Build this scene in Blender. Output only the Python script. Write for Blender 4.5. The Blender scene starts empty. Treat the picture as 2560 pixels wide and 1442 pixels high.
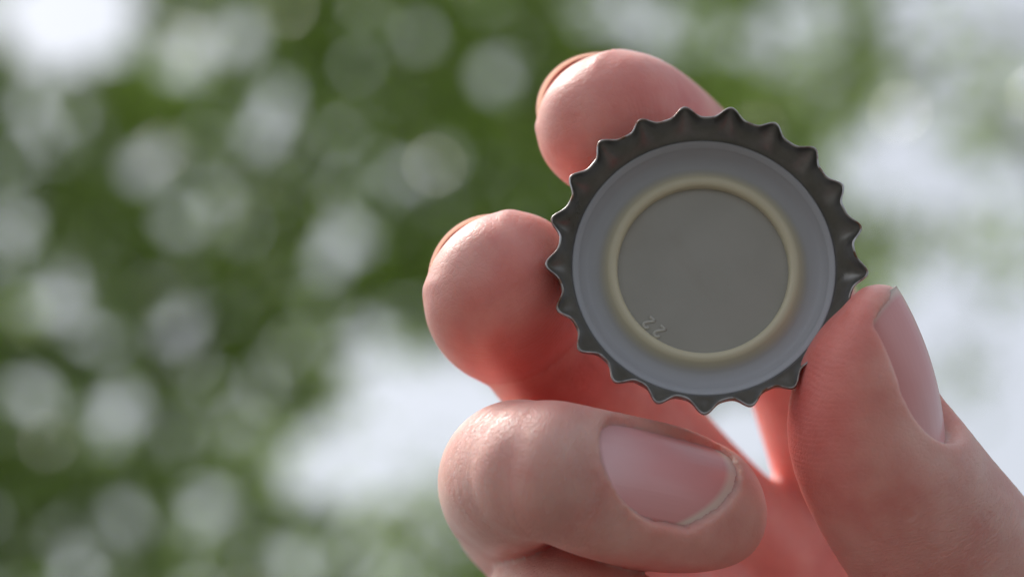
import bpy, math, random
import numpy as np
from mathutils import Vector, Matrix

random.seed(7)
rng = np.random.default_rng(7)
scene = bpy.context.scene
COL = scene.collection

# ------------------------------------------------------------------ camera, world, sun, exposure
MM = 0.001
S = 300.0                 # camera to cap rim, mm
PX = 0.0405               # mm per photograph pixel at the cap rim
PITCH = math.radians(25)

cam_d = bpy.data.cameras.new('camera')
cam = bpy.data.objects.new('camera', cam_d)
COL.objects.link(cam)
scene.camera = cam
cam.location = (0, 0, 1.45)
cam.rotation_euler = (math.pi / 2 + PITCH, 0, 0)
cam_d.sensor_width = 36
cam_d.lens = 36 * S / (2560 * PX)
cam_d.clip_start = 0.02
cam_d.clip_end = 500
cam_d.dof.use_dof = True
cam_d.dof.focus_distance = 0.3005
cam_d.dof.aperture_fstop = 15.0
CAMM = Matrix.Translation((0, 0, 1.45)) @ Matrix.Rotation(math.pi / 2 + PITCH, 4, 'X')

SUN_EL, SUN_AZ = math.radians(56), math.radians(-58)   # azimuth measured from +Y towards +X
world = bpy.data.worlds.new('World')
scene.world = world
world.use_nodes = True
wn = world.node_tree
wn.nodes.clear()
out = wn.nodes.new('ShaderNodeOutputWorld')
bg = wn.nodes.new('ShaderNodeBackground')
sky = wn.nodes.new('ShaderNodeTexSky')
sky.sky_type = 'NISHITA'
sky.sun_disc = False
sky.sun_elevation = SUN_EL
sky.sun_rotation = SUN_AZ
sky.air_density = 1.0
sky.dust_density = 4.0
sky.ozone_density = 1.0
hs = wn.nodes.new('ShaderNodeHueSaturation')
hs.inputs['Saturation'].default_value = 0.36      # a veil of bright cloud: nearly white sky
wn.links.new(sky.outputs[0], hs.inputs['Color'])
wn.links.new(hs.outputs[0], bg.inputs['Color'])
bg.inputs['Strength'].default_value = 0.075
wn.links.new(bg.outputs[0], out.inputs[0])

sun_d = bpy.data.lights.new('sun', 'SUN')
sun_d.energy = 1.15
sun_d.angle = math.radians(13)
sun_d.color = (1.0, 0.96, 0.9)
sun = bpy.data.objects.new('sun', sun_d)
COL.objects.link(sun)
sd = Vector((math.sin(SUN_AZ) * math.cos(SUN_EL), math.cos(SUN_AZ) * math.cos(SUN_EL), math.sin(SUN_EL)))
sun.rotation_euler = (-sd).to_track_quat('-Z', 'Y').to_euler()

vs = scene.view_settings
vs.view_transform = 'Standard'
vs.look = 'None'
vs.gamma = 1.0
vs.exposure = 1.33
vs.use_curve_mapping = False
scene.cycles.use_denoising = True
scene.cycles.max_bounces = 10
scene.cycles.diffuse_bounces = 4
scene.cycles.transmission_bounces = 6
scene.cycles.sample_clamp_indirect = 6.0

# ------------------------------------------------------------------ helpers
def P(px, py, z):
    """photograph pixel at depth z (mm in front of the cap rim) -> camera frame, mm, cap plane at z = 0"""
    k = PX * (S - z) / S
    return np.array([(px - 1280) * k, -(py - 721) * k, z], dtype=np.float64)

def nrm(v):
    v = np.asarray(v, dtype=np.float64)
    return v / np.linalg.norm(v)

def new_mat(name):
    m = bpy.data.materials.new(name)
    m.use_nodes = True
    nt = m.node_tree
    b = nt.nodes['Principled BSDF']
    return m, nt, b

def N(nt, typ, **kw):
    n = nt.nodes.new(typ)
    for k, v in kw.items():
        if hasattr(n, k):
            setattr(n, k, v)
        else:
            n.inputs[k].default_value = v
    return n

def math_node(nt, op, a, b=None, clamp=False):
    n = nt.nodes.new('ShaderNodeMath')
    n.operation = op
    n.use_clamp = clamp
    for i, x in enumerate((a, b)):
        if x is None:
            continue
        if isinstance(x, (int, float)):
            n.inputs[i].default_value = x
        else:
            nt.links.new(x, n.inputs[i])
    return n.outputs[0]

def mix_col(nt, fac, a, b, mode='MIX'):
    n = nt.nodes.new('ShaderNodeMix')
    n.data_type = 'RGBA'
    n.blend_type = mode
    for i, x in ((0, fac), (6, a), (7, b)):
        if isinstance(x, (int, float)):
            n.inputs[i].default_value = x
        elif isinstance(x, tuple):
            n.inputs[i].default_value = (*x, 1.0) if len(x) == 3 else x
        else:
            nt.links.new(x, n.inputs[i])
    return n.outputs[2]

def ramp(nt, fac, stops, interp='LINEAR'):
    n = nt.nodes.new('ShaderNodeValToRGB')
    n.color_ramp.interpolation = interp
    e = n.color_ramp.elements
    while len(e) > 1:
        e.remove(e[-1])
    e[0].position = stops[0][0]
    e[0].color = (*stops[0][1], 1)
    for p, c in stops[1:]:
        x = e.new(p)
        x.color = (*c, 1)
    nt.links.new(fac, n.inputs[0])
    return n.outputs[0]

def mesh_obj(name, verts, faces, mat, parent=None, smooth=True):
    me = bpy.data.meshes.new(name)
    verts = np.asarray(verts, dtype=np.float32)
    if isinstance(faces, np.ndarray):
        k = faces.shape[1]
        me.vertices.add(len(verts))
        me.vertices.foreach_set('co', verts.ravel())
        me.loops.add(faces.size)
        me.loops.foreach_set('vertex_index', faces.ravel().astype(np.int32))
        me.polygons.add(len(faces))
        me.polygons.foreach_set('loop_start', np.arange(0, faces.size, k, dtype=np.int32))
        me.polygons.foreach_set('loop_total', np.full(len(faces), k, dtype=np.int32))
        me.update(calc_edges=True)
    else:
        me.from_pydata([tuple(v) for v in verts.tolist()], [], faces)
    me.validate()
    me.polygons.foreach_set('use_smooth', np.full(len(me.polygons), smooth, dtype=bool))
    me.materials.append(mat)
    o = bpy.data.objects.new(name, me)
    COL.objects.link(o)
    if parent is not None:
        o.parent = parent
    return o

def tag(o, label, cat, group=None, kind=None):
    if label: o['label'] = label
    if cat: o['category'] = cat
    if group: o['group'] = group
    if kind: o['kind'] = kind

def empty(name, mat_world):
    o = bpy.data.objects.new(name, None)
    o.empty_display_size = 0.01
    COL.objects.link(o)
    o.matrix_world = mat_world
    return o

def catmull(pts, sub):
    pts = np.asarray(pts, dtype=np.float64)
    n = len(pts)
    ext = np.vstack([2 * pts[0] - pts[1], pts, 2 * pts[-1] - pts[-2]])
    res = []
    for i in range(n - 1):
        p0, p1, p2, p3 = ext[i:i + 4]
        for s in range(sub):
            t = s / sub
            res.append(0.5 * (2 * p1 + (p2 - p0) * t + (2 * p0 - 5 * p1 + 4 * p2 - p3) * t * t + (3 * p1 - p0 - 3 * p2 + p3) * t ** 3))
    res.append(pts[-1])
    return np.array(res)

# ------------------------------------------------------------------ ground (unseen below the frame, added for its bounced light; grey keeps that neutral)
m_ground, nt, b = new_mat('ground_bounce_grey')
tc = N(nt, 'ShaderNodeTexCoord')
nz = N(nt, 'ShaderNodeTexNoise', Scale=3.0, Detail=8.0)
nt.links.new(tc.outputs['Object'], nz.inputs['Vector'])
nt.links.new(ramp(nt, nz.outputs[0], [(0.3, (0.07, 0.066, 0.06)), (0.7, (0.125, 0.118, 0.11))]), b.inputs['Base Color'])
b.inputs['Roughness'].default_value = 0.95
G = 200.0
gnd = mesh_obj('ground', [(-G, -G, 0), (G, -G, 0), (G, G, 0), (-G, G, 0)], [(0, 1, 2, 3)], m_ground, smooth=False)
gnd['kind'] = 'structure'

# ------------------------------------------------------------------ trees behind the hand
def leaf_material(name, tint):
    m, nt, b = new_mat(name)
    at = N(nt, 'ShaderNodeAttribute', attribute_name='leaf_tone')
    c = ramp(nt, at.outputs['Fac'], [(0.0, tuple(0.55 * x for x in tint)), (0.6, tint), (1.0, tuple(1.5 * x for x in tint))])
    nt.links.new(c, b.inputs['Base Color'])
    b.inputs['Roughness'].default_value = 0.16
    b.inputs['Specular IOR Level'].default_value = 0.8
    b.inputs['Coat Weight'].default_value = 0.6
    b.inputs['Coat Roughness'].default_value = 0.1
    tr = N(nt, 'ShaderNodeBsdfTranslucent')
    tcol = mix_col(nt, 1.0, c, (1.5, 1.75, 0.65), 'MULTIPLY')
    nt.links.new(tcol, tr.inputs['Color'])
    mx = N(nt, 'ShaderNodeMixShader')
    mx.inputs[0].default_value = 0.45
    o = nt.nodes['Material Output']
    nt.links.new(b.outputs[0], mx.inputs[1])
    nt.links.new(tr.outputs[0], mx.inputs[2])
    nt.links.new(mx.outputs[0], o.inputs[0])
    return m

m_bark, nt, b = new_mat('bark')
tc = N(nt, 'ShaderNodeTexCoord')
nz = N(nt, 'ShaderNodeTexNoise', Scale=14.0, Detail=8.0)
nt.links.new(tc.outputs['Object'], nz.inputs['Vector'])
nt.links.new(ramp(nt, nz.outputs[0], [(0.35, (0.05, 0.04, 0.03)), (0.7, (0.16, 0.13, 0.10))]), b.inputs['Base Color'])
b.inputs['Roughness'].default_value = 0.9

# one leaf: pointed blade folded along its midrib and drooping
LV = np.array([[0, 0, 0], [.25, .36, .02], [.62, .40, .015], [1, 0, -.04], [.62, -.40, .015], [.25, -.36, .02], [.3, 0, -.01], [.66, 0, -.015]])
LV[:, 0] -= .5
LF = np.array([[0, 6, 1, 1], [6, 7, 2, 1], [7, 3, 2, 2], [0, 5, 6, 6], [5, 4, 7, 6], [4, 3, 7, 7]])
LT = np.array([[0, 6, 1], [6, 2, 1], [6, 7, 2], [7, 3, 2], [0, 5, 6], [5, 4, 6], [6, 4, 7], [4, 3, 7]])

def leaves_mesh(name, pos, size, mat, parent):
    n = len(pos)
    # random orientation, blades mostly facing up
    yaw = rng.uniform(0, 2 * np.pi, n); pit = rng.normal(-0.4, 0.75, n); rol = rng.normal(0, 0.85, n)
    cx, sx = np.cos(rol), np.sin(rol); cy, sy = np.cos(-pit), np.sin(-pit); cz, sz = np.cos(yaw), np.sin(yaw)
    Rm = np.empty((n, 3, 3))
    Rm[:, 0, 0] = cz * cy; Rm[:, 0, 1] = cz * sy * sx - sz * cx; Rm[:, 0, 2] = cz * sy * cx + sz * sx
    Rm[:, 1, 0] = sz * cy; Rm[:, 1, 1] = sz * sy * sx + cz * cx; Rm[:, 1, 2] = sz * sy * cx - cz * sx
    Rm[:, 2, 0] = -sy; Rm[:, 2, 1] = cy * sx; Rm[:, 2, 2] = cy * cx
    V = np.einsum('nij,kj->nki', Rm, LV) * size[:, None, None] + pos[:, None, :]
    F = (LT[None] + (np.arange(n) * len(LV))[:, None, None]).reshape(-1, 3)
    o = mesh_obj(name, V.reshape(-1, 3), F, mat, parent)
    a = o.data.attributes.new('leaf_tone', 'FLOAT', 'POINT')
    a.data.foreach_set('value', np.repeat(np.clip(rng.normal(.55, .35, n), 0, 1), len(LV)).astype(np.float32))
    return o

def tube_mesh(name, pts, rad, mat, parent, ns=10):
    pts = catmull(pts, 6); rad = np.interp(np.linspace(0, 1, len(pts)), np.linspace(0, 1, len(rad)), rad)
    V, F = [], []
    for i, p in enumerate(pts):
        t = nrm(pts[min(i + 1, len(pts) - 1)] - pts[max(i - 1, 0)])
        a = nrm(np.cross(t, (0.3, 1, 0.2))); c = np.cross(t, a)
        for k in range(ns):
            th = 2 * np.pi * k / ns
            V.append(p + rad[i] * (a * np.cos(th) + c * np.sin(th)))
    for i in range(len(pts) - 1):
        for k in range(ns):
            F.append((i * ns + k, i * ns + (k + 1) % ns, (i + 1) * ns + (k + 1) % ns, (i + 1) * ns + k))
    return mesh_obj(name, V, F, mat, parent)

CR = np.array(CAMM.to_3x3()); CT = np.array(CAMM.translation)
def cam_pt(px, py, dist):
    """a point of the place seen at that photograph pixel, dist metres along the view axis"""
    k = dist * PX / S
    return CR @ np.array([(px - 1280) * k, -(py - 721) * k, -dist]) + CT

# where the canopy is open and where it thins out, as seen from the camera (px, py, rx, ry, openness)
OPEN = [
    (170, 40, 200, 150, 1.0), (60, 20, 150, 140, .8),
    (1560, 20, 160, 60, .9), (1700, 60, 120, 80, .7), (2000, 100, 120, 120, .95), (2450, 60, 240, 150, .95), (2330, 180, 160, 130, .75),
    (2260, 400, 190, 150, 1.0), (2420, 520, 200, 170, .95), (2480, 330, 160, 150, .7),
    (2420, 800, 220, 180, 1.0), (2540, 1000, 240, 320, 1.0), (2300, 700, 80, 70, .8),
    (1080, 1000, 230, 130, 1.0), (900, 1150, 200, 120, 1.0), (930, 860, 100, 60, .75), (1150, 1180, 140, 160, .9),
    (1100, 1380, 220, 130, .6), (1850, 1090, 140, 120, 1.0), (1300, 1100, 160, 160, 1.0), (1700, 1300, 400, 200, .9),
    (450, 900, 60, 100, .55), (690, 260, 60, 80, .7), (300, 1040, 70, 60, .6), (120, 760, 110, 70, .6), (360, 430, 60, 60, .5),
]
for (x, y) in ((1055, 100), (690, 265), (360, 435), (1000, 440), (600, 570), (450, 560), (870, 600), (790, 740), (80, 265), (440, 160), (255, 855), (140, 770),
               (450, 900), (295, 1040), (310, 1290), (520, 1260), (150, 1310), (190, 1400), (80, 980), (930, 850), (1240, 190), (600, 90), (1620, 90), (1850, 110),
               (730, 1400), (600, 1060), (640, 330), (40, 560), (880, 1330), (1040, 1300), (2020, 250), (540, 480)):
    OPEN.append((x, y, random.uniform(32, 46), random.uniform(32, 46), 1.0))
for _ in range(20):
    OPEN.append((random.uniform(-100, 1500), random.uniform(-60, 1480), random.uniform(22, 40), random.uniform(22, 40), 1.0))
def openness(pos):
    q = (pos - CT) @ CR
    k = -S / PX / q[:, 2]
    px = q[:, 0] * k + 1280; py = -q[:, 1] * k + 721
    o = np.zeros(len(pos))
    for (x, y, rx, ry, w) in OPEN:
        r = np.sqrt(((px - x) / rx) ** 2 + ((py - y) / ry) ** 2)
        o = np.maximum(o, w * np.clip((1.2 - r) / .3, 0, 1))
    return o

def crown_leaves(n_clump, per, dist0, dist1, xr, yr, spread, keep=1.0):
    d = rng.uniform(dist0, dist1, n_clump)
    cx = rng.uniform(*xr, n_clump); cy = rng.uniform(*yr, n_clump)
    c = np.array([cam_pt(a, b_, e) for a, b_, e in zip(cx, cy, d)])
    pos = np.repeat(c, per, axis=0) + rng.normal(0, spread, (n_clump * per, 3))
    return pos[rng.random(len(pos)) * keep > openness(pos)]

m_leaf_a = leaf_material('leaf_dark_green', (0.215, 0.285, 0.09))
m_leaf_b = leaf_material('leaf_light_green', (0.21, 0.26, 0.09))

def tree(name, label, base, limbs, pos, size, mat):
    t = empty(name, Matrix.Translation(base))
    tag(t, label, 'tree', 'trees behind the hand')
    bt = np.array(base)
    trunk = tube_mesh('trunk', [p - bt for p in limbs[0][0]], limbs[0][1], m_bark, t, 14)
    for pts, rad in limbs[1:]:
        tube_mesh('limb', [p - bt for p in pts], rad, m_bark, t, 8)
    c = leaves_mesh('crown', pos - bt, size, mat, t)
    c['kind'] = 'stuff'
    return t

posA = crown_leaves(1350, 24, 5.2, 7.4, (-900, 2100), (-900, 2300), 0.15)
posA = np.concatenate([posA, crown_leaves(750, 24, 5.4, 7.6, (-3800, -850), (-900, 2300), 0.17)])   # the crown goes on past the frame
bA = np.array([-2.6, 6.0, 0.0])
tree('tree', 'dark leafy tree filling the left and middle of the blurred background', bA, [
    ([bA, bA + (0.05, .05, 1.6), bA + (.2, -.1, 3.4), bA + (.5, -.3, 5.6), bA + (.8, -.4, 7.5)], [.17, .14, .12, .08, .03]),
    ([bA + (.2, -.1, 3.4), cam_pt(-300, 1500, 6.8), cam_pt(300, 1150, 6.6), cam_pt(620, 500, 6.6), cam_pt(900, -100, 6.8)], [.06, .04, .022, .014, .006]),
    ([bA + (.35, -.2, 4.6), cam_pt(0, 500, 6.9), cam_pt(700, 160, 6.7), cam_pt(1400, 120, 6.4)], [.05, .03, .018, .006]),
    ([bA + (.3, -.2, 4.2), cam_pt(200, 900, 6.3), cam_pt(800, 720, 6.2), cam_pt(1600, 560, 6.2)], [.05, .028, .016, .006]),
], posA, rng.uniform(.038, .066, len(posA)), m_leaf_a)

posB = crown_leaves(800, 20, 8.2, 11.5, (500, 3600), (-1100, 2400), 0.24, keep=1.0)
posB = np.concatenate([posB, crown_leaves(300, 20, 8.2, 11.5, (3600, 5200), (-900, 2200), 0.24)])
sprays = [(2215, 610, 48, 46), (2190, 665, 42, 36), (2160, 190, 70, 64), (2130, 280, 60, 48), (1980, 270, 80, 60), (1880, 220, 90, 60), (2480, 200, 90, 56), (2450, 310, 70, 36),
          (2430, 950, 40, 20), (2340, 610, 60, 30), (2520, 570, 60, 22), (1010, 870, 60, 16), (820, 960, 60, 24), (760, 1060, 60, 22), (1090, 1260, 80, 34), (1180, 1350, 90, 40),
          (960, 1310, 80, 36), (2520, 720, 60, 14), (1760, 150, 80, 36), (1480, 110, 70, 34), (560, 980, 70, 30), (640, 860, 60, 30)]
posB = np.concatenate([posB] + [np.array([cam_pt(x + random.gauss(0, sp), y + random.gauss(0, sp), random.uniform(8.6, 9.8)) for _ in range(n)]) for x, y, sp, n in sprays])
bB = np.array([3.6, 8.5, 0.0])
tree('tree', 'paler farther tree thinning out to white sky on the right', bB, [
    ([bB, bB + (-.05, .05, 2.2), bB + (-.1, .1, 5), bB + (-.3, .2, 9.5)], [.2, .17, .13, .04]),
    ([bB + (-.1, .1, 5), cam_pt(2900, 900, 9.8), cam_pt(2500, 250, 9.6), cam_pt(1900, 300, 9.4)], [.08, .04, .02, .006]),
    ([bB + (-.2, .1, 6.2), cam_pt(2800, 100, 10), cam_pt(2300, 120, 10), cam_pt(1700, 250, 10)], [.06, .035, .018, .006]),
], posB, rng.uniform(.045, .075, len(posB)), m_leaf_b)

# ------------------------------------------------------------------ the bottle cap
TILT = math.radians(15)
capc = P(1766, 640, 0.0)
CAP_M = CAMM @ Matrix.Translation(Vector((capc[0], capc[1], capc[2] - S)) * MM) @ Matrix.Rotation(-TILT, 4, 'X')
cap = empty('bottle_cap', CAP_M)
tag(cap, 'upturned metal crown bottle cap with fluted rim, held between thumb and fingertips', 'bottle cap')

NT = 21
A0 = math.radians(90 + 6.9)
def sstep(x): x = np.clip(x, 0, 1); return x * x * (3 - 2 * x)

m_shell, nt, b = new_mat('cap_tinplate')
b.inputs['Metallic'].default_value = 1.0
tc = N(nt, 'ShaderNodeTexCoord')
nz = N(nt, 'ShaderNodeTexNoise', Scale=260.0, Detail=6.0, Roughness=.65)
nt.links.new(tc.outputs['Object'], nz.inputs['Vector'])
nt.links.new(ramp(nt, nz.outputs[0], [(0.3, (0.20, 0.195, 0.185)), (0.7, (0.31, 0.305, 0.295))]), b.inputs['Base Color'])
nt.links.new(ramp(nt, nz.outputs[0], [(0.3, (.26,) * 3), (0.75, (.42,) * 3)]), b.inputs['Roughness'])
bp = N(nt, 'ShaderNodeBump', Strength=0.25, Distance=0.00008)
nz2 = N(nt, 'ShaderNodeTexNoise', Scale=900.0, Detail=4.0)
nt.links.new(tc.outputs['Object'], nz2.inputs['Vector'])
nt.links.new(nz2.outputs[0], bp.inputs['Height'])
nt.links.new(bp.outputs[0], b.inputs['Normal'])

def flute(phi, amp, irregular):
    c = 0.5 + 0.5 * np.cos(NT * (phi - A0))
    return amp * (c ** 1.8)

def build_shell():
    # mid-surface profile: (r, z, flute amplitude), from centre of the closed end to the rim
    prof = [(0.0, -6.4, 0), (4, -6.4, 0), (8, -6.38, 0), (10.8, -6.32, 0), (11.9, -6.1, 0), (12.7, -5.65, 0), (13.25, -5.1, 0), (13.55, -4.45, 0), (13.72, -3.8, .02)]
    for t in np.linspace(0.08, 1, 13):
        prof.append((13.72 + 1.18 * (1 - (1 - t) ** 2.2), -3.8 + 3.8 * t, 1.18 * sstep(t * 1.1 - .05)))
    prof = np.array(prof)
    nphi = NT * 20
    phi = np.linspace(0, 2 * np.pi, nphi, endpoint=False)
    th = 0.13
    # normals of the profile for the two skins
    tg = np.gradient(prof[:, :2], axis=0)
    tg /= np.linalg.norm(tg, axis=1)[:, None]
    nr, nzv = -tg[:, 1], tg[:, 0]          # points inwards / towards the opening
    # small hand-struck irregularity of every tooth
    wob = sum(a * np.cos(k * phi + p) for a, k, p in ((.07, 2, .3), (.06, 5, 1.1), (.06, 13, 2.0), (.05, 8, .5), (.05, 17, 1.3)))
    rows = []
    def row(r, z, am):
        rr = r + flute(phi, am, 1) + wob * (am / 1.12)
        zz = z - (am / 1.12) * .3 * (0.5 + 0.5 * np.cos(NT * (phi - A0))) + (am / 1.12) * (0.10 * np.cos(3 * phi + .4) + .06 * np.cos(10 * phi))
        return np.stack([rr * np.cos(phi), rr * np.sin(phi), zz + 0 * phi], 1)
    for i, (r, z, am) in enumerate(prof):                     # inner skin
        rows.append(row(max(r + th * nr[i], 0.01 if i == 0 else 0), z + th * nzv[i], am))
    e = prof[-1]
    rows.append(row(e[0] - .06, e[1] + .10, e[2])); rows.append(row(e[0] + .06, e[1] + .11, e[2]))
    for i in range(len(prof) - 1, -1, -1):
        r, z, am = prof[i]
        rows.append(row(max(r - th * nr[i], 0.01 if i == 0 else 0), z - th * nzv[i], am))
    V = np.concatenate(rows) * MM
    nr_ = len(rows)
    idx = np.arange(nr_ * nphi).reshape(nr_, nphi)
    F = np.stack([idx[:-1], np.roll(idx, -1, 1)[:-1], np.roll(idx, -1, 1)[1:], idx[1:]], -1).reshape(-1, 4)
    return V, F
V, F = build_shell()
shell = mesh_obj('crown_shell', V, F, m_shell, cap)
m_edge, nt, b = new_mat('cap_worn_edge')
b.inputs['Metallic'].default_value = 1.0
tc = N(nt, 'ShaderNodeTexCoord')
nz = N(nt, 'ShaderNodeTexNoise', Scale=700.0, Detail=5.0)
nt.links.new(tc.outputs['Object'], nz.inputs['Vector'])
nt.links.new(ramp(nt, nz.outputs[0], [(.36, (.20, .12, .08)), (.48, (.36, .35, .34)), (.7, (.55, .54, .53))]), b.inputs['Base Color'])
b.inputs['Roughness'].default_value = .34
shell.data.materials.append(m_edge)
ne = NT * 20
mi = np.zeros(len(shell.data.polygons), np.int32)
mi[21 * ne:24 * ne] = 1
shell.data.polygons.foreach_set('material_index', mi)

def lathe(prof, nphi=256):
    phi = np.linspace(0, 2 * np.pi, nphi, endpoint=False)
    prof = catmull(np.array(prof), 5)
    rows = [np.stack([max(r, .005) * np.cos(phi), max(r, .005) * np.sin(phi), z + 0 * phi], 1) for r, z in prof]
    V = np.concatenate(rows) * MM
    idx = np.arange(len(rows) * nphi).reshape(len(rows), nphi)
    F = np.stack([idx[:-1], np.roll(idx, -1, 1)[:-1], np.roll(idx, -1, 1)[1:], idx[1:]], -1).reshape(-1, 4)
    return V, F

def plastic(name):
    m, nt, b = new_mat(name)
    b.inputs['Roughness'].default_value = 0.38
    b.inputs['Subsurface Weight'].default_value = 0.35
    b.inputs['Subsurface Radius'].default_value = (1, .9, .75)
    b.inputs['Subsurface Scale'].default_value = 0.0006
    return m, nt, b

m_disc, nt, b = plastic('liner_panel_plastic')
tc = N(nt, 'ShaderNodeTexCoord')
nz = N(nt, 'ShaderNodeTexNoise', Scale=220.0, Detail=5.0)
nt.links.new(tc.outputs['Object'], nz.inputs['Vector'])
dcol = ramp(nt, nz.outputs[0], [(0.3, (0.37, 0.36, 0.315)), (0.7, (0.395, 0.385, 0.34))])
spk = N(nt, 'ShaderNodeTexNoise', Scale=1500.0, Detail=2.0); nt.links.new(tc.outputs['Object'], spk.inputs['Vector'])
dcol = mix_col(nt, ramp(nt, spk.outputs[0], [(.74, (0, 0, 0)), (.8, (.12,) * 3)]), dcol, (.20, .18, .15))
stn = N(nt, 'ShaderNodeTexNoise', Scale=95.0, Detail=6.0, Distortion=1.0); nt.links.new(tc.outputs['Object'], stn.inputs['Vector'])
dcol = mix_col(nt, ramp(nt, stn.outputs[0], [(.58, (0, 0, 0)), (.8, (.35,) * 3)]), dcol, (.30, .25, .19))
nt.links.new(dcol, b.inputs['Base Color'])
scr = N(nt, 'ShaderNodeTexNoise', Scale=420.0, Detail=5.0, Distortion=2.5); nt.links.new(tc.outputs['Object'], scr.inputs['Vector'])
nt.links.new(ramp(nt, scr.outputs[0], [(.35, (.30,) * 3), (.65, (.5,) * 3)]), b.inputs['Roughness'])
bpd = N(nt, 'ShaderNodeBump', Strength=.2, Distance=.00005); nt.links.new(scr.outputs[0], bpd.inputs['Height']); nt.links.new(bpd.outputs[0], b.inputs['Normal'])
V, F = lathe([(0, -5.6), (3, -5.6), (6, -5.6), (8.2, -5.6), (8.8, -5.59), (9.1, -5.59)])
disc = mesh_obj('liner_panel', V, F, m_disc, cap)

m_ring, nt, b = plastic('liner_ring_plastic')
tc = N(nt, 'ShaderNodeTexCoord')
sx = N(nt, 'ShaderNodeSeparateXYZ')
nt.links.new(tc.outputs['Object'], sx.inputs[0])
r2 = math_node(nt, 'ADD', math_node(nt, 'POWER', sx.outputs[0], 2), math_node(nt, 'POWER', sx.outputs[1], 2))
rr = math_node(nt, 'MULTIPLY', math_node(nt, 'SQRT', r2), 1 / 0.014)
cr = (0.68, 0.63, 0.45); gy = (0.41, 0.42, 0.44)
nt.links.new(ramp(nt, rr, [(0.0, cr), (0.70, cr), (0.735, (.58, .55, .43)), (0.775, gy), (0.9, gy), (1.0, (.47, .49, .525))], 'B_SPLINE'), b.inputs['Base Color'])
V, F = lathe([(8.78, -5.7), (8.8, -5.4), (8.86, -5.02), (9.05, -4.76), (9.4, -4.64), (9.8, -4.74), (10.2, -5.04), (10.6, -5.28), (11.1, -5.38), (11.9, -5.24), (12.4, -4.88), (12.75, -4.5), (12.85, -4.32), (13.15, -4.1), (13.38, -4.0), (13.54, -4.08), (13.58, -4.5)])
mesh_obj('liner_ring', V, F, m_ring, cap)

# the raised 22 on the panel
D2 = [(-.42, .38), (-.36, .62), (-.15, .78), (.12, .78), (.36, .6), (.38, .32), (.2, .02), (-.12, -.32), (-.44, -.72), (-.1, -.73), (.2, -.73), (.46, -.72)]
m_num, nt, b = plastic('liner_number_plastic')
b.inputs['Base Color'].default_value = (.55, .54, .48, 1)
def inv_cap(px, py, zc):
    """where the view ray of that photograph pixel meets the plane z = zc (mm) of the cap"""
    Mi = CAP_M.inverted()
    o_ = Mi @ Vector(CT); p_ = Mi @ Vector(cam_pt(px, py, .3))
    t = (zc * MM - o_.z) / (p_.z - o_.z)
    return (o_ + (p_ - o_) * t) / MM
ups = np.array([-.66, -.75, 0.0]); rgt = np.array([-.75, .66, 0.0])
for (px, py) in ((1621, 807), (1648, 829)):
    c = np.array(inv_cap(px, py, -5.6))
    pts = np.array([c + rgt * x * .74 + ups * y * .8 for x, y in D2])
    pts[:, 2] = -5.625
    tube_mesh('embossed_digit', pts * MM, [.17 * MM] * 2, m_num, disc, 8)

# ------------------------------------------------------------------ the hand: one continuous surface from a distance field
VOX = 0.40
LO = np.array([-14.0, -100.0, -78.0]); HI = np.array([112.0, 28.0, 24.0])
DIM = np.ceil((HI - LO) / VOX).astype(int) + 1
BIG = 6.0

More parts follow.
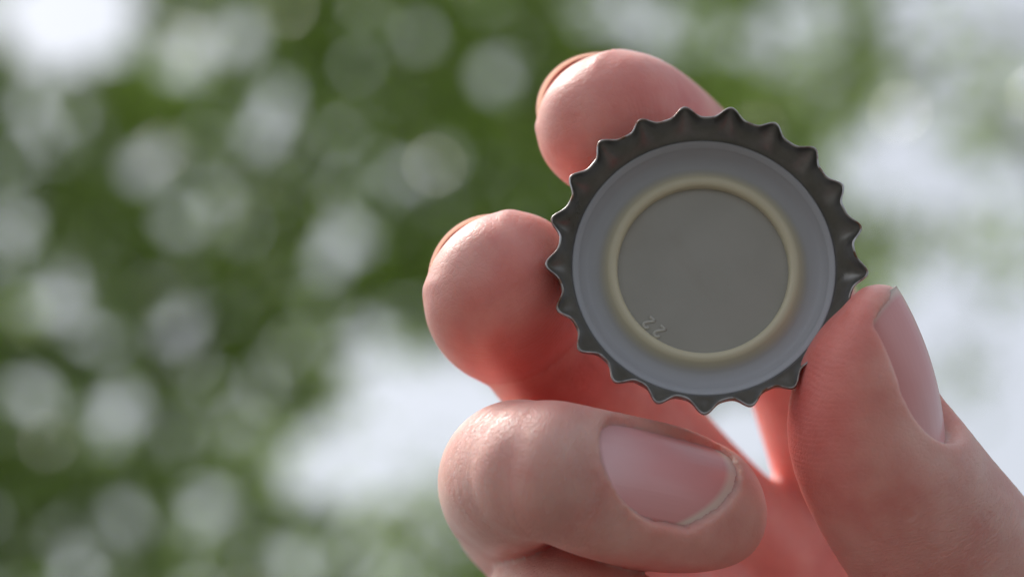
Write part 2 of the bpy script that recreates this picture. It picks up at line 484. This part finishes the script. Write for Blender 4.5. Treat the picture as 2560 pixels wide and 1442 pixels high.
class Tube:
    """flesh round a bent axis; nodes: (px, py, z, half width, dorsal radius, volar radius, dorsal vector), radii in mm"""
    def __init__(self, nodes, sub=6, tip_r=1.0, tip_p=2.4):
        ctr = np.array([P(*n[:3]) for n in nodes])
        self.c = catmull(ctr, sub)
        self.r = catmull([n[3:6] for n in nodes], sub)
        dv = catmull([nrm(n[6]) for n in nodes], sub)
        tg = np.gradient(self.c, axis=0); tg /= np.linalg.norm(tg, axis=1)[:, None]
        dv -= (dv * tg).sum(1)[:, None] * tg
        self.d = dv / np.linalg.norm(dv, axis=1)[:, None]
        self.t = tg
        self.s = np.concatenate([[0], np.cumsum(np.linalg.norm(np.diff(self.c, axis=0), axis=1))])
        self.tip_r, self.tip_p = tip_r, tip_p
    def bbox(self, m):
        R = self.r.max()
        return self.c.min(0) - R - m, self.c.max(0) + R + m
    def eval(self, lo_idx, shape):
        """signed distance on a block of the grid, each short segment only in its own neighbourhood"""
        best = np.full(shape, BIG, np.float32)
        f4 = np.float32
        for i in range(len(self.c) - 1):
            a, e = self.c[i], self.c[i + 1]
            R = max(self.r[i].max(), self.r[i + 1].max()) + 2.6
            j0 = np.clip(np.floor((np.minimum(a, e) - R - LO) / VOX).astype(int) - lo_idx, 0, shape)
            j1 = np.clip(np.ceil((np.maximum(a, e) + R - LO) / VOX).astype(int) + 1 - lo_idx, 0, shape)
            if np.any(j1 <= j0): continue
            sl = tuple(slice(j0[k], j1[k]) for k in range(3))
            g = [(LO[k] + VOX * (lo_idx[k] + np.arange(j0[k], j1[k])) - a[k]).astype(f4).reshape([-1 if m == k else 1 for m in range(3)]) for k in range(3)]
            ab = e - a; L2 = ab @ ab; T = ab / math.sqrt(L2)
            Dv = nrm(self.d[i] + self.d[i + 1]); Dv = nrm(Dv - (Dv @ T) * T); W = np.cross(T, Dv)
            dot = lambda v: g[0] * f4(v[0]) + g[1] * f4(v[1]) + g[2] * f4(v[2])
            at = dot(T); L = f4(math.sqrt(L2))
            t = np.clip(at / L, 0, 1)
            ot = at - t * L; od = dot(Dv); ow = dot(W)
            r0, r1 = self.r[i], self.r[i + 1]
            w = f4(r0[0]) + t * f4(r1[0] - r0[0]); rd = f4(r0[1]) + t * f4(r1[1] - r0[1]); rv = f4(r0[2]) + t * f4(r1[2] - r0[2])
            h = np.where(od > 0, rd, rv)
            e2 = (od / h) ** 2 + (ow / w) ** 2
            pw = self.tip_p
            qq = (e2 ** (pw / 2) + np.abs(ot / (self.tip_r * np.minimum(w, .5 * (rd + rv)))) ** pw) ** (1 / pw) + f4(1e-6)
            ln = np.sqrt(od * od + ow * ow + ot * ot)
            dd = np.where(ln > 1e-3, ln * (1 - 1 / qq), -np.minimum(w, h))
            best[sl] = np.minimum(best[sl], dd)
        return best

class Nail:
    def __init__(self, base, axis, dorsal, length, width, rad, sag, skew=0.0, square=.2):
        """base: middle of the cuticle; axis towards the free edge"""
        self.o = np.asarray(base, float); self.L = nrm(axis)
        d = np.asarray(dorsal, float); d = d - (d @ self.L) * self.L
        self.D = nrm(d); self.W = np.cross(self.L, self.D)
        self.len, self.hw, self.R, self.sag = length, width / 2, rad, sag
        self.square, self.skew = square, skew
    def outline(self, u):
        v0 = self.hw * 1.4 * (1 - np.sqrt(np.clip(1 - (np.abs(u) * .97) ** 2, 0, 1)))
        v1 = self.len * (1 - self.square * np.abs(u) ** 2.2 - self.skew * u)
        return v0, v1
    def pt(self, u, v, h):
        a = u * self.hw / self.R
        lift = h - self.sag * (v / self.len - .35) ** 2
        return self.o + self.L * v + self.W * ((self.R + h) * np.sin(a)) + self.D * ((self.R + h) * np.cos(a) - self.R + lift - h)
    def local(self, p):
        q = p - self.o.astype(np.float32)
        l = q @ self.L.astype(np.float32); w = q @ self.W.astype(np.float32); h = q @ self.D.astype(np.float32)
        lift = -self.sag * (l / self.len - .35) ** 2
        hh = h - lift + self.R
        ang = np.arctan2(w, np.maximum(hh, .1))
        rad = np.sqrt(w * w + np.maximum(hh, .1) ** 2) - self.R
        u = ang * self.R / self.hw
        v0, v1 = self.outline(np.clip(u, -1, 1))
        # signed distance to the plate's outline seen from above (negative inside)
        du = (np.abs(u) - 1) * self.hw
        dl = v0 - l
        return rad, du, dl, l - v1
    def apply(self, d, p):
        rad, du, dl, de = self.local(p)
        inside = np.maximum(np.maximum(du, dl), de + .35)
        # cushion of skin round the plate
        io = np.maximum(du, dl)
        fold = np.exp(-((io - .55) / .85) ** 2) * np.exp(-(np.clip(rad - .2, 0, 9) / 1.2) ** 2) * np.exp(-(np.clip(-rad - 1.2, 0, 9) / 1.0) ** 2)
        fold *= np.clip((self.len * .85 - (-dl)) / (self.len * .35), 0, 1)
        d = d - .2 * fold
        carve = np.maximum(np.maximum(inside + .05, -(rad + .16)), -6 + rad)
        # smooth subtraction
        k = .75
        h = np.clip(.5 - .5 * (d + carve) / k, 0, 1)
        return d * (1 - h) - carve * h + k * h * (1 - h)
    def mesh(self, name, mat, parent, back=0.0):
        nu, nv = 29, 33
        us = np.linspace(-1, 1, nu)
        v0, v1 = self.outline(us)
        V, F, att = [], [], []
        for th in (0.0, -.34):
            for j in range(nv):
                f = j / (nv - 1)
                for i, u in enumerate(us):
                    v = v0[i] + f * (v1[i] - v0[i])
                    edge = max(abs(u) ** 8, f ** 14)
                    V.append(self.pt(u, v, th * (1 if th == 0 else 1 - .55 * edge) - .08 * edge * (th == 0)))
                    att.append((1 - (self.len - v) / self.len, u * .5 + .5, (v1[i] - v) / self.len + back))
        n1 = nu * nv
        for j in range(nv - 1):
            for i in range(nu - 1):
                a = j * nu + i
                F.append((a, a + 1, a + nu + 1, a + nu)); F.append((n1 + a, n1 + a + nu, n1 + a + nu + 1, n1 + a + 1))
        for j in range(nv - 1):
            for i, s in ((0, 1), (nu - 1, -1)):
                a = j * nu + i; q = (a, a + nu, n1 + a + nu, n1 + a); F.append(q if s > 0 else q[::-1])
        for i in range(nu - 1):
            for j, s in ((0, -1), (nv - 1, 1)):
                a = j * nu + i; q = (a, a + 1, n1 + a + 1, n1 + a); F.append(q[::-1] if s > 0 else q)
        o = mesh_obj(name, np.array(V) * MM, F, mat, parent)
        at = o.data.attributes.new('plate', 'FLOAT_VECTOR', 'POINT')
        at.data.foreach_set('vector', np.array(att, dtype=np.float32).ravel())
        return o

# dorsal vectors (camera frame: x right, y up, z towards the camera)
DI = (-.55, .75, -.45); DM = (-.60, .62, -.42); DR = (.05, .5, .86); DT = (.90, .22, .38)
index_a = Tube([
    (1500, 306, -13.0, 6.4, 6.2, 5.8, DI), (1528, 306, -15, 8.0, 7.0, 7.4, DI), (1575, 328, -19.5, 8.4, 7.2, 8.2, DI), (1662, 385, -27, 8.1, 7.5, 7.6, (-.3, .85, -.4)),
    (1765, 480, -34, 7.9, 7.4, 7.2, (.2, .85, -.5)), (1850, 620, -41, 8.6, 8.2, 7.8, (.5, .6, -.6))])
index_b = Tube([(1850, 620, -41, 8.6, 8.2, 7.8, (.5, .6, -.6)), (2005, 850, -44, 8.6, 7.8, 8.0, (.7, .3, -.6)), (2100, 1100, -46, 8.8, 8.0, 8.4, (.7, .2, -.7)), (2200, 1420, -50, 9.5, 9, 9, (.6, .2, -.8))])
middle_a = Tube([
    (1236, 700, -5.5, 6.6, 6.0, 5.6, DM), (1248, 715, -8.0, 8.4, 6.8, 7.4, DM), (1270, 750, -12.5, 8.9, 7.0, 8.0, DM), (1290, 790, -17.5, 8.0, 6.8, 7.4, DM)])
middle_m = Tube([(1312, 820, -16.5, 6.9, 6.6, 6.8, (-.6, .2, -.5)), (1385, 900, -25, 7.4, 7.2, 7.2, (-.6, .2, -.7)), (1450, 970, -30, 7.8, 7.4, 7.4, (-.5, .2, -.8)), (1520, 1040, -36, 8.6, 8.2, 7.8, (-.3, 0, -.9))])
middle_b = Tube([(1520, 1040, -36, 8.6, 8.2, 7.8, (-.3, 0, -.9)), (1690, 1222, -40, 8.4, 7.6, 8.0, (.1, 0, -1)), (1890, 1420, -44, 8.8, 8.0, 8.4, (.2, 0, -1)), (2200, 1700, -50, 9.5, 9, 9, (.2, 0, -1))])
ring_a = Tube([
    (1805, 1266, -3.4, 5.2, 4.0, 5.2, DR), (1765, 1258, -1.9, 6.7, 5.0, 6.7, DR), (1665, 1240, 1.0, 7.6, 5.9, 7.8, DR), (1520, 1212, 5.0, 7.5, 6.3, 7.6, DR), (1400, 1180, 6.6, 7.0, 6.2, 6.4, (-.3, .3, .9))])
ring_m = Tube([
    (1330, 1178, 4.6, 7.0, 6.6, 6.4, (-.6, .3, .75)), (1290, 1190, -1.5, 7.7, 7.6, 7.2, (-.95, .2, .2)), (1280, 1220, -12, 7.9, 7.6, 7.2, (-1, .1, 0)), (1330, 1275, -24, 8.4, 8.2, 7.6, (-.9, -.2, -.5))])
ring_b = Tube([(1330, 1275, -24, 8.4, 8.2, 7.6, (-.8, -.3, -.6)), (1530, 1430, -32, 8.4, 7.6, 8.0, (-.3, -.3, -.9)), (1780, 1610, -38, 8.8, 8, 8.4, (0, -.2, -1)), (2080, 1850, -46, 9.5, 9, 9, (.1, 0, -1))])
pinky_a = Tube([
    (1760, 1660, -2, 4.3, 3.8, 4.2, DR), (1690, 1640, 0, 5.8, 4.8, 5.6, DR), (1560, 1590, 1, 6.6, 5.6, 6.4, DR), (1440, 1540, -2, 6.8, 6.2, 6.2, (-.5, .2, .8)),
    (1375, 1510, -10, 6.8, 6.6, 6.4, (-.95, .1, .2)), (1385, 1520, -20, 7.2, 7, 6.6, (-.9, -.2, -.4))])
pinky_b = Tube([(1385, 1520, -20, 7.2, 7, 6.6, (-.8, -.3, -.6)), (1560, 1680, -28, 7.4, 6.8, 7.0, (-.3, -.4, -.8)), (1780, 1850, -36, 7.8, 7.2, 7.6, (0, -.3, -1)), (2050, 2050, -42, 8.5, 8, 8, (.1, 0, -1))])
thumb_a = Tube([
    (2196, 782, 1.5, 5.0, 2.8, 2.8, DT), (2192, 840, 1.2, 7.0, 3.8, 4.4, DT), (2198, 945, .5, 8.6, 5.0, 7.8, DT), (2222, 1090, -1, 9.5, 6.2, 10.2, DT),
    (2310, 1270, -4, 9.6, 8.3, 10.4, (.82, .4, .40)), (2420, 1440, -8, 10.0, 9.6, 9.6, (.75, .5, .42)), (2560, 1640, -13, 10.4, 9.2, 9.8, (.75, .5, .4)), (2720, 1850, -20, 11.5, 10.5, 10.5, (.75, .5, .4))])
palm = [
    Tube([(2200, 1420, -50, 9.5, 9, 9, (.6, .2, -.8)), (2480, 1800, -52, 13, 10, 12, (.2, .2, -1)), (2800, 2300, -50, 14, 11, 13, (.2, .2, -1))]),
    Tube([(2200, 1700, -50, 9.5, 9, 9, (.2, 0, -1)), (2480, 2000, -52, 13, 10, 12, (.2, .2, -1)), (2750, 2350, -50, 14, 11, 13, (.2, .2, -1))]),
    Tube([(2080, 1850, -46, 9.5, 9, 9, (.1, 0, -1)), (2350, 2100, -48, 12, 10, 12, (.2, 0, -1)), (2680, 2400, -48, 14, 11, 13, (.2, 0, -1))]),
    Tube([(2050, 2050, -42, 8.5, 8, 8, (.1, 0, -1)), (2300, 2230, -42, 11, 9, 11, (.2, 0, -1)), (2600, 2450, -46, 13, 11, 13, (.2, 0, -1))]),
    Tube([(2720, 1850, -20, 11.5, 10.5, 10.5, (.75, .5, .4)), (2800, 2050, -32, 13, 12, 13, (.75, .4, .2)), (2800, 2350, -46, 14, 12, 13, (.6, .4, -.2))]),
    Tube([(2150, 1500, -46, 10, 8, 8, (0, 0, -1)), (2050, 1650, -44, 10, 8, 8, (0, 0, -1)), (2000, 1850, -42, 9, 8, 8, (0, 0, -1))]),
    Tube([(2640, 2330, -47, 21, 14, 15, (.2, 0, -1)), (2900, 2600, -48, 22, 15, 16, (.2, 0, -1)), (3400, 3050, -48, 24, 18, 19, (.2, 0, -1))]),
]

def dor(px, py, z, D, r):
    return P(px, py, z) + nrm(D) * r
ring_L = P(1805, 1266, -3.0) - P(1500, 1207, 5.5)
NR = (.05, .54, .84)
nail_ring = Nail(dor(1488, 1212, 5.4, NR, 6.7), ring_L, NR, 18.0, 12.0, 7.6, 1.7, square=.18, skew=.2)
nail_thumb = Nail(dor(2215, 1140, -1.5, DT, 6.7), (-.24, .96, .10), DT, 16.6, 12.8, 7.4, 4.2, square=.12)
index_L = P(1494, 304, -12.5) - P(1590, 330, -20)
nail_index = Nail(dor(1582, 324, -19.5, DI, 7.3), index_L, DI, 10.5, 12.0, 7.8, 1.0, square=.2)
nail_middle = Nail(dor(1275, 755, -13.5, DM, 7.3), P(1234, 695, -5) - P(1279, 760, -14.5), DM, 11.1, 12.2, 7.8, 1.0, square=.2)
pinky_L = P(1760, 1660, -2) - P(1560, 1590, 1)
nail_pinky = Nail(dor(1570, 1595, .9, DR, 5.3), pinky_L, DR, 10.5, 8.6, 5.6, 1.2)

def smin(a, b_, k):
    h = np.clip(k - np.abs(a - b_), 0, None) / k
    return np.minimum(a, b_) - h * h * k * .25

field = np.full(DIM, BIG, np.float32)
def sub_grid(lo, hi):
    i0 = np.clip(np.floor((lo - LO) / VOX).astype(int), 0, DIM - 1); i1 = np.clip(np.ceil((hi - LO) / VOX).astype(int) + 1, 1, DIM)
    ax = [(LO[k] + VOX * np.arange(i0[k], i1[k])).astype(np.float32) for k in range(3)]
    sl = tuple(slice(i0[k], i1[k]) for k in range(3))
    return sl, np.stack(np.meshgrid(*ax, indexing='ij'), -1)
def add_flesh(tube, k, nail=None):
    sl, p = sub_grid(*tube.bbox(3.5))
    d = tube.eval(np.array([q.start for q in sl]), np.array(p.shape[:3]))
    if nail is not None:
        d = nail.apply(d, p)
    field[sl] = smin(field[sl], np.minimum(d, BIG), k)
for t in palm: add_flesh(t, 6.0)
for t in (index_b, middle_b, ring_b, pinky_b): add_flesh(t, 2.5)
add_flesh(index_a, .8, nail_index); add_flesh(middle_m, .8); add_flesh(middle_a, .45, nail_middle); add_flesh(ring_m, .8); add_flesh(ring_a, .8, nail_ring); add_flesh(pinky_a, .8, nail_pinky)
add_flesh(thumb_a, 1.0, nail_thumb)

def surface_nets(f):
    ins = f < 0
    nx, ny, nz_ = f.shape
    cnt = np.zeros((nx - 1, ny - 1, nz_ - 1), np.uint8)
    corners = [(i, j, k) for i in (0, 1) for j in (0, 1) for k in (0, 1)]
    for i, j, k in corners:
        cnt += ins[i:nx - 1 + i, j:ny - 1 + j, k:nz_ - 1 + k]
    act = np.argwhere((cnt > 0) & (cnt < 8))
    vid = np.full(cnt.shape, -1, np.int32); vid[tuple(act.T)] = np.arange(len(act))
    val = np.stack([f[act[:, 0] + i, act[:, 1] + j, act[:, 2] + k] for i, j, k in corners], 1)
    acc = np.zeros((len(act), 3)); num = np.zeros(len(act))
    ca = np.array(corners, float)
    for a in range(8):
        for c in range(a + 1, 8):
            if np.abs(ca[a] - ca[c]).sum() != 1: continue
            va, vc = val[:, a], val[:, c]
            m = (va < 0) != (vc < 0)
            t = np.where(m, va / np.where(m, va - vc, 1), 0)
            acc += np.where(m[:, None], ca[a] + t[:, None] * (ca[c] - ca[a]), 0); num += m
    V = (act + acc / num[:, None]) * VOX + LO
    quads = []
    for ax in range(3):
        s0 = [slice(None)] * 3; s1 = [slice(None)] * 3
        s0[ax] = slice(0, -1); s1[ax] = slice(1, None)
        A, B = ins[tuple(s0)], ins[tuple(s1)]
        e = np.argwhere(A != B)
        o1, o2 = [(1, 2), (2, 0), (0, 1)][ax]
        ok = (e[:, o1] > 0) & (e[:, o2] > 0) & (e[:, o1] < f.shape[o1] - 1) & (e[:, o2] < f.shape[o2] - 1)
        e = e[ok]
        fl = A[tuple(e.T)]
        def cell(d1, d2):
            x = e.copy(); x[:, o1] += d1; x[:, o2] += d2; return vid[tuple(x.T)]
        q = np.stack([cell(-1, -1), cell(0, -1), cell(0, 0), cell(-1, 0)], 1)
        q[~fl] = q[~fl][:, ::-1]
        quads.append(q)
    Q = np.concatenate(quads)
    return V, Q
field[-1] = np.maximum(field[-1], .1); field[:, 0] = np.maximum(field[:, 0], .1); field[:, :, 0] = np.maximum(field[:, :, 0], .1)
HV, HF = surface_nets(field)

# light smoothing of the voxel stairs
def smooth(V, F, it, lam=.5):
    e = np.concatenate([F[:, [0, 1]], F[:, [1, 2]], F[:, [2, 3]], F[:, [3, 0]]])
    e = np.concatenate([e, e[:, ::-1]])
    deg = np.bincount(e[:, 0], minlength=len(V))[:, None]
    for _ in range(it):
        for l in (lam, -lam * 1.04):
            s = np.stack([np.bincount(e[:, 0], V[e[:, 1], k], minlength=len(V)) for k in range(3)], 1)
            V = V + l * (s / deg - V)
    return V
HV = smooth(HV, HF, 6)

# flesh coordinates: distance from the fingertip, dorsal component, which finger
fing = [(index_a, 19), (middle_a, 14), (ring_a, 19), (pinky_a, 18), (thumb_a, 24), (ring_m, 0), (middle_m, 3)]
best = np.full(len(HV), 1e3); along = np.full(len(HV), 60.0); dors = np.zeros(len(HV)); side = np.zeros(len(HV)); fid = np.full(len(HV), 9.0)
for k, (t, _) in enumerate(fing):
    for i in range(len(t.c)):
        q = HV - t.c[i]
        ln = np.linalg.norm(q, axis=1)
        m = ln / t.r[i].mean()
        u = m < best
        best[u] = m[u]; along[u] = t.s[i] + q[u] @ t.t[i]; dors[u] = (q[u] @ t.d[i]) / ln[u]
        side[u] = np.arctan2(q[u] @ np.cross(t.t[i], t.d[i]), q[u] @ t.d[i]); fid[u] = k
far = best > 1.7
along[far] = 60; fid[far] = 9

m_skin, nt, b = new_mat('skin')
at = N(nt, 'ShaderNodeAttribute', attribute_name='flesh')          # (along mm, dorsal -1..1, finger)
at2 = N(nt, 'ShaderNodeAttribute', attribute_name='marks')         # (redness, joint creases, angle round)
s1 = N(nt, 'ShaderNodeSeparateXYZ'); nt.links.new(at.outputs['Vector'], s1.inputs[0])
s2 = N(nt, 'ShaderNodeSeparateXYZ'); nt.links.new(at2.outputs['Vector'], s2.inputs[0])
tc = N(nt, 'ShaderNodeTexCoord')
n1 = N(nt, 'ShaderNodeTexNoise', Scale=160.0, Detail=4.0); nt.links.new(tc.outputs['Object'], n1.inputs['Vector'])
n2 = N(nt, 'ShaderNodeTexNoise', Scale=1500.0, Detail=3.0); nt.links.new(tc.outputs['Object'], n2.inputs['Vector'])
dfac = math_node(nt, 'MULTIPLY_ADD', s1.outputs[1], .9, True)
dn = nt.nodes[-1]; dn.inputs[2].default_value = .3
base = mix_col(nt, dfac, (.87, .375, .33), (.76, .45, .395))
base = mix_col(nt, s2.outputs[0], base, (.79, .20, .175))
mott = ramp(nt, n1.outputs[0], [(.3, (.92, .74, .72)), (.7, (1.06, 1.15, 1.14))])
base = mix_col(nt, 1.0, base, mott, 'MULTIPLY')
nt.links.new(base, b.inputs['Base Color'])
b.inputs['Subsurface Weight'].default_value = 1.0
b.inputs['Subsurface Radius'].default_value = (.8, .38, .27)
b.inputs['Subsurface Scale'].default_value = .0023
b.inputs['Roughness'].default_value = .43
b.inputs['Specular IOR Level'].default_value = .5
# relief: pores and fine lines, creases across the joints, ridges of the pads
vm = N(nt, 'ShaderNodeCombineXYZ')
nt.links.new(math_node(nt, 'MULTIPLY', s1.outputs[0], 1.5), vm.inputs[0])
nt.links.new(math_node(nt, 'MULTIPLY', s2.outputs[2], .55), vm.inputs[1])
nt.links.new(s1.outputs[2], vm.inputs[2])
cr_n = N(nt, 'ShaderNodeTexNoise', Scale=1.9, Detail=3.0, Roughness=.6); nt.links.new(vm.outputs[0], cr_n.inputs['Vector'])
cr_r = ramp(nt, cr_n.outputs[0], [(.42, (0, 0, 0)), (.5, (1, 1, 1)), (.58, (0, 0, 0))])
crease = math_node(nt, 'MULTIPLY', math_node(nt, 'MULTIPLY', cr_r, s2.outputs[1]), -1.0)
vor = N(nt, 'ShaderNodeTexVoronoi', Scale=1500.0, feature='DISTANCE_TO_EDGE'); nt.links.new(tc.outputs['Object'], vor.inputs['Vector'])
vr = ramp(nt, vor.outputs[0], [(0.0, (0, 0, 0)), (.12, (1, 1, 1))])
h = math_node(nt, 'ADD', math_node(nt, 'MULTIPLY', vr, .16), math_node(nt, 'MULTIPLY', n2.outputs[0], .5))
h = math_node(nt, 'ADD', h, math_node(nt, 'MULTIPLY', crease, 1.05))
wob_n = N(nt, 'ShaderNodeTexNoise', Scale=90.0, Detail=1.0); nt.links.new(tc.outputs['Object'], wob_n.inputs['Vector'])
ph = math_node(nt, 'ADD', math_node(nt, 'MULTIPLY', s1.outputs[0], 11.5), math_node(nt, 'MULTIPLY', wob_n.outputs[0], 60.0))
rdg = math_node(nt, 'MULTIPLY', math_node(nt, 'SINE', ph), math_node(nt, 'MULTIPLY', math_node(nt, 'SUBTRACT', .1, s1.outputs[1], True), .10))
h = math_node(nt, 'ADD', h, rdg)
bp = N(nt, 'ShaderNodeBump', Strength=.62, Distance=.00018)
nt.links.new(h, bp.inputs['Height'])
nt.links.new(bp.outputs[0], b.inputs['Normal'])

def nail_material(name, through):
    m, nt, b = new_mat(name)
    at = N(nt, 'ShaderNodeAttribute', attribute_name='plate')
    s1 = N(nt, 'ShaderNodeSeparateXYZ'); nt.links.new(at.outputs['Vector'], s1.inputs[0])
    col = ramp(nt, s1.outputs[2], [(0.0, (.93, .76, .67)), (.075, (.90, .72, .62)), (.125, (.82, .37, .36)), (.6, (.83, .40, .40)), (.9, (.85, .50, .51))])
    nt.links.new(col, b.inputs['Base Color'])
    b.inputs['Subsurface Weight'].default_value = .12
    b.inputs['Subsurface Radius'].default_value = (1, .5, .4)
    b.inputs['Subsurface Scale'].default_value = .0012
    b.inputs['Roughness'].default_value = .33
    b.inputs['Specular IOR Level'].default_value = .55
    rid = N(nt, 'ShaderNodeCombineXYZ')
    nt.links.new(math_node(nt, 'MULTIPLY', s1.outputs[1], 30), rid.inputs[0]); nt.links.new(s1.outputs[0], rid.inputs[1])
    rn = N(nt, 'ShaderNodeTexNoise', Scale=1.0, Detail=3.0); nt.links.new(rid.outputs[0], rn.inputs['Vector'])
    bp = N(nt, 'ShaderNodeBump', Strength=.45, Distance=.00006)
    nt.links.new(rn.outputs[0], bp.inputs['Height']); nt.links.new(bp.outputs[0], b.inputs['Normal'])
    b.inputs['Coat Weight'].default_value = .25
    b.inputs['Coat Roughness'].default_value = .2
    trn = N(nt, 'ShaderNodeBsdfTranslucent'); nt.links.new(col, trn.inputs['Color'])
    mxn = N(nt, 'ShaderNodeMixShader'); nt.links.new(ramp(nt, s1.outputs[2], [(.07, (through,) * 3), (.14, (0, 0, 0))]), mxn.inputs[0])
    nt.links.new(b.outputs[0], mxn.inputs[1]); nt.links.new(trn.outputs[0], mxn.inputs[2])
    nt.links.new(mxn.outputs[0], nt.nodes['Material Output'].inputs[0])
    return m
m_nail = nail_material('nail_plate', .12)
m_nail_backlit = nail_material('nail_plate_against_light', .75)  # copy of the same nail, translucency raised to brighten the backlit free edges

HAND_M = CAMM @ Matrix.Translation((0, 0, -S * MM))
hand = mesh_obj('hand', HV * MM, HF, m_skin)
hand.matrix_world = HAND_M
tag(hand, 'right hand pinching the bottle cap, ring finger curled with its nail to the front', 'hand')
a = hand.data.attributes.new('flesh', 'FLOAT_VECTOR', 'POINT')
a.data.foreach_set('vector', np.stack([along, dors, fid], 1).astype(np.float32).ravel())
dip = np.zeros(len(HV)); red = np.zeros(len(HV))
for k, (t, L) in enumerate(fing):
    m = fid == k
    dip[m] = np.exp(-((along[m] - L) / (7.0 if k == 4 else 4.5)) ** 2)
    red[m] = np.clip(.1 - dors[m] * 1.25, 0, 1) * np.exp(-((along[m] - 6) / 8) ** 2)
a = hand.data.attributes.new('marks', 'FLOAT_VECTOR', 'POINT')
a.data.foreach_set('vector', np.stack([red, dip, side * 4], 1).astype(np.float32).ravel())

for nl, lab in ((nail_ring, 'broad pink nail of the curled ring finger'), (nail_thumb, 'long thumb nail seen from its side'), (nail_index, None), (nail_middle, None), (nail_pinky, None)):
    o = nl.mesh('fingernail', m_nail_backlit if nl in (nail_index, nail_middle) else m_nail, hand, .06 if nl is nail_thumb else 0.0)
    if lab: o['label'] = lab
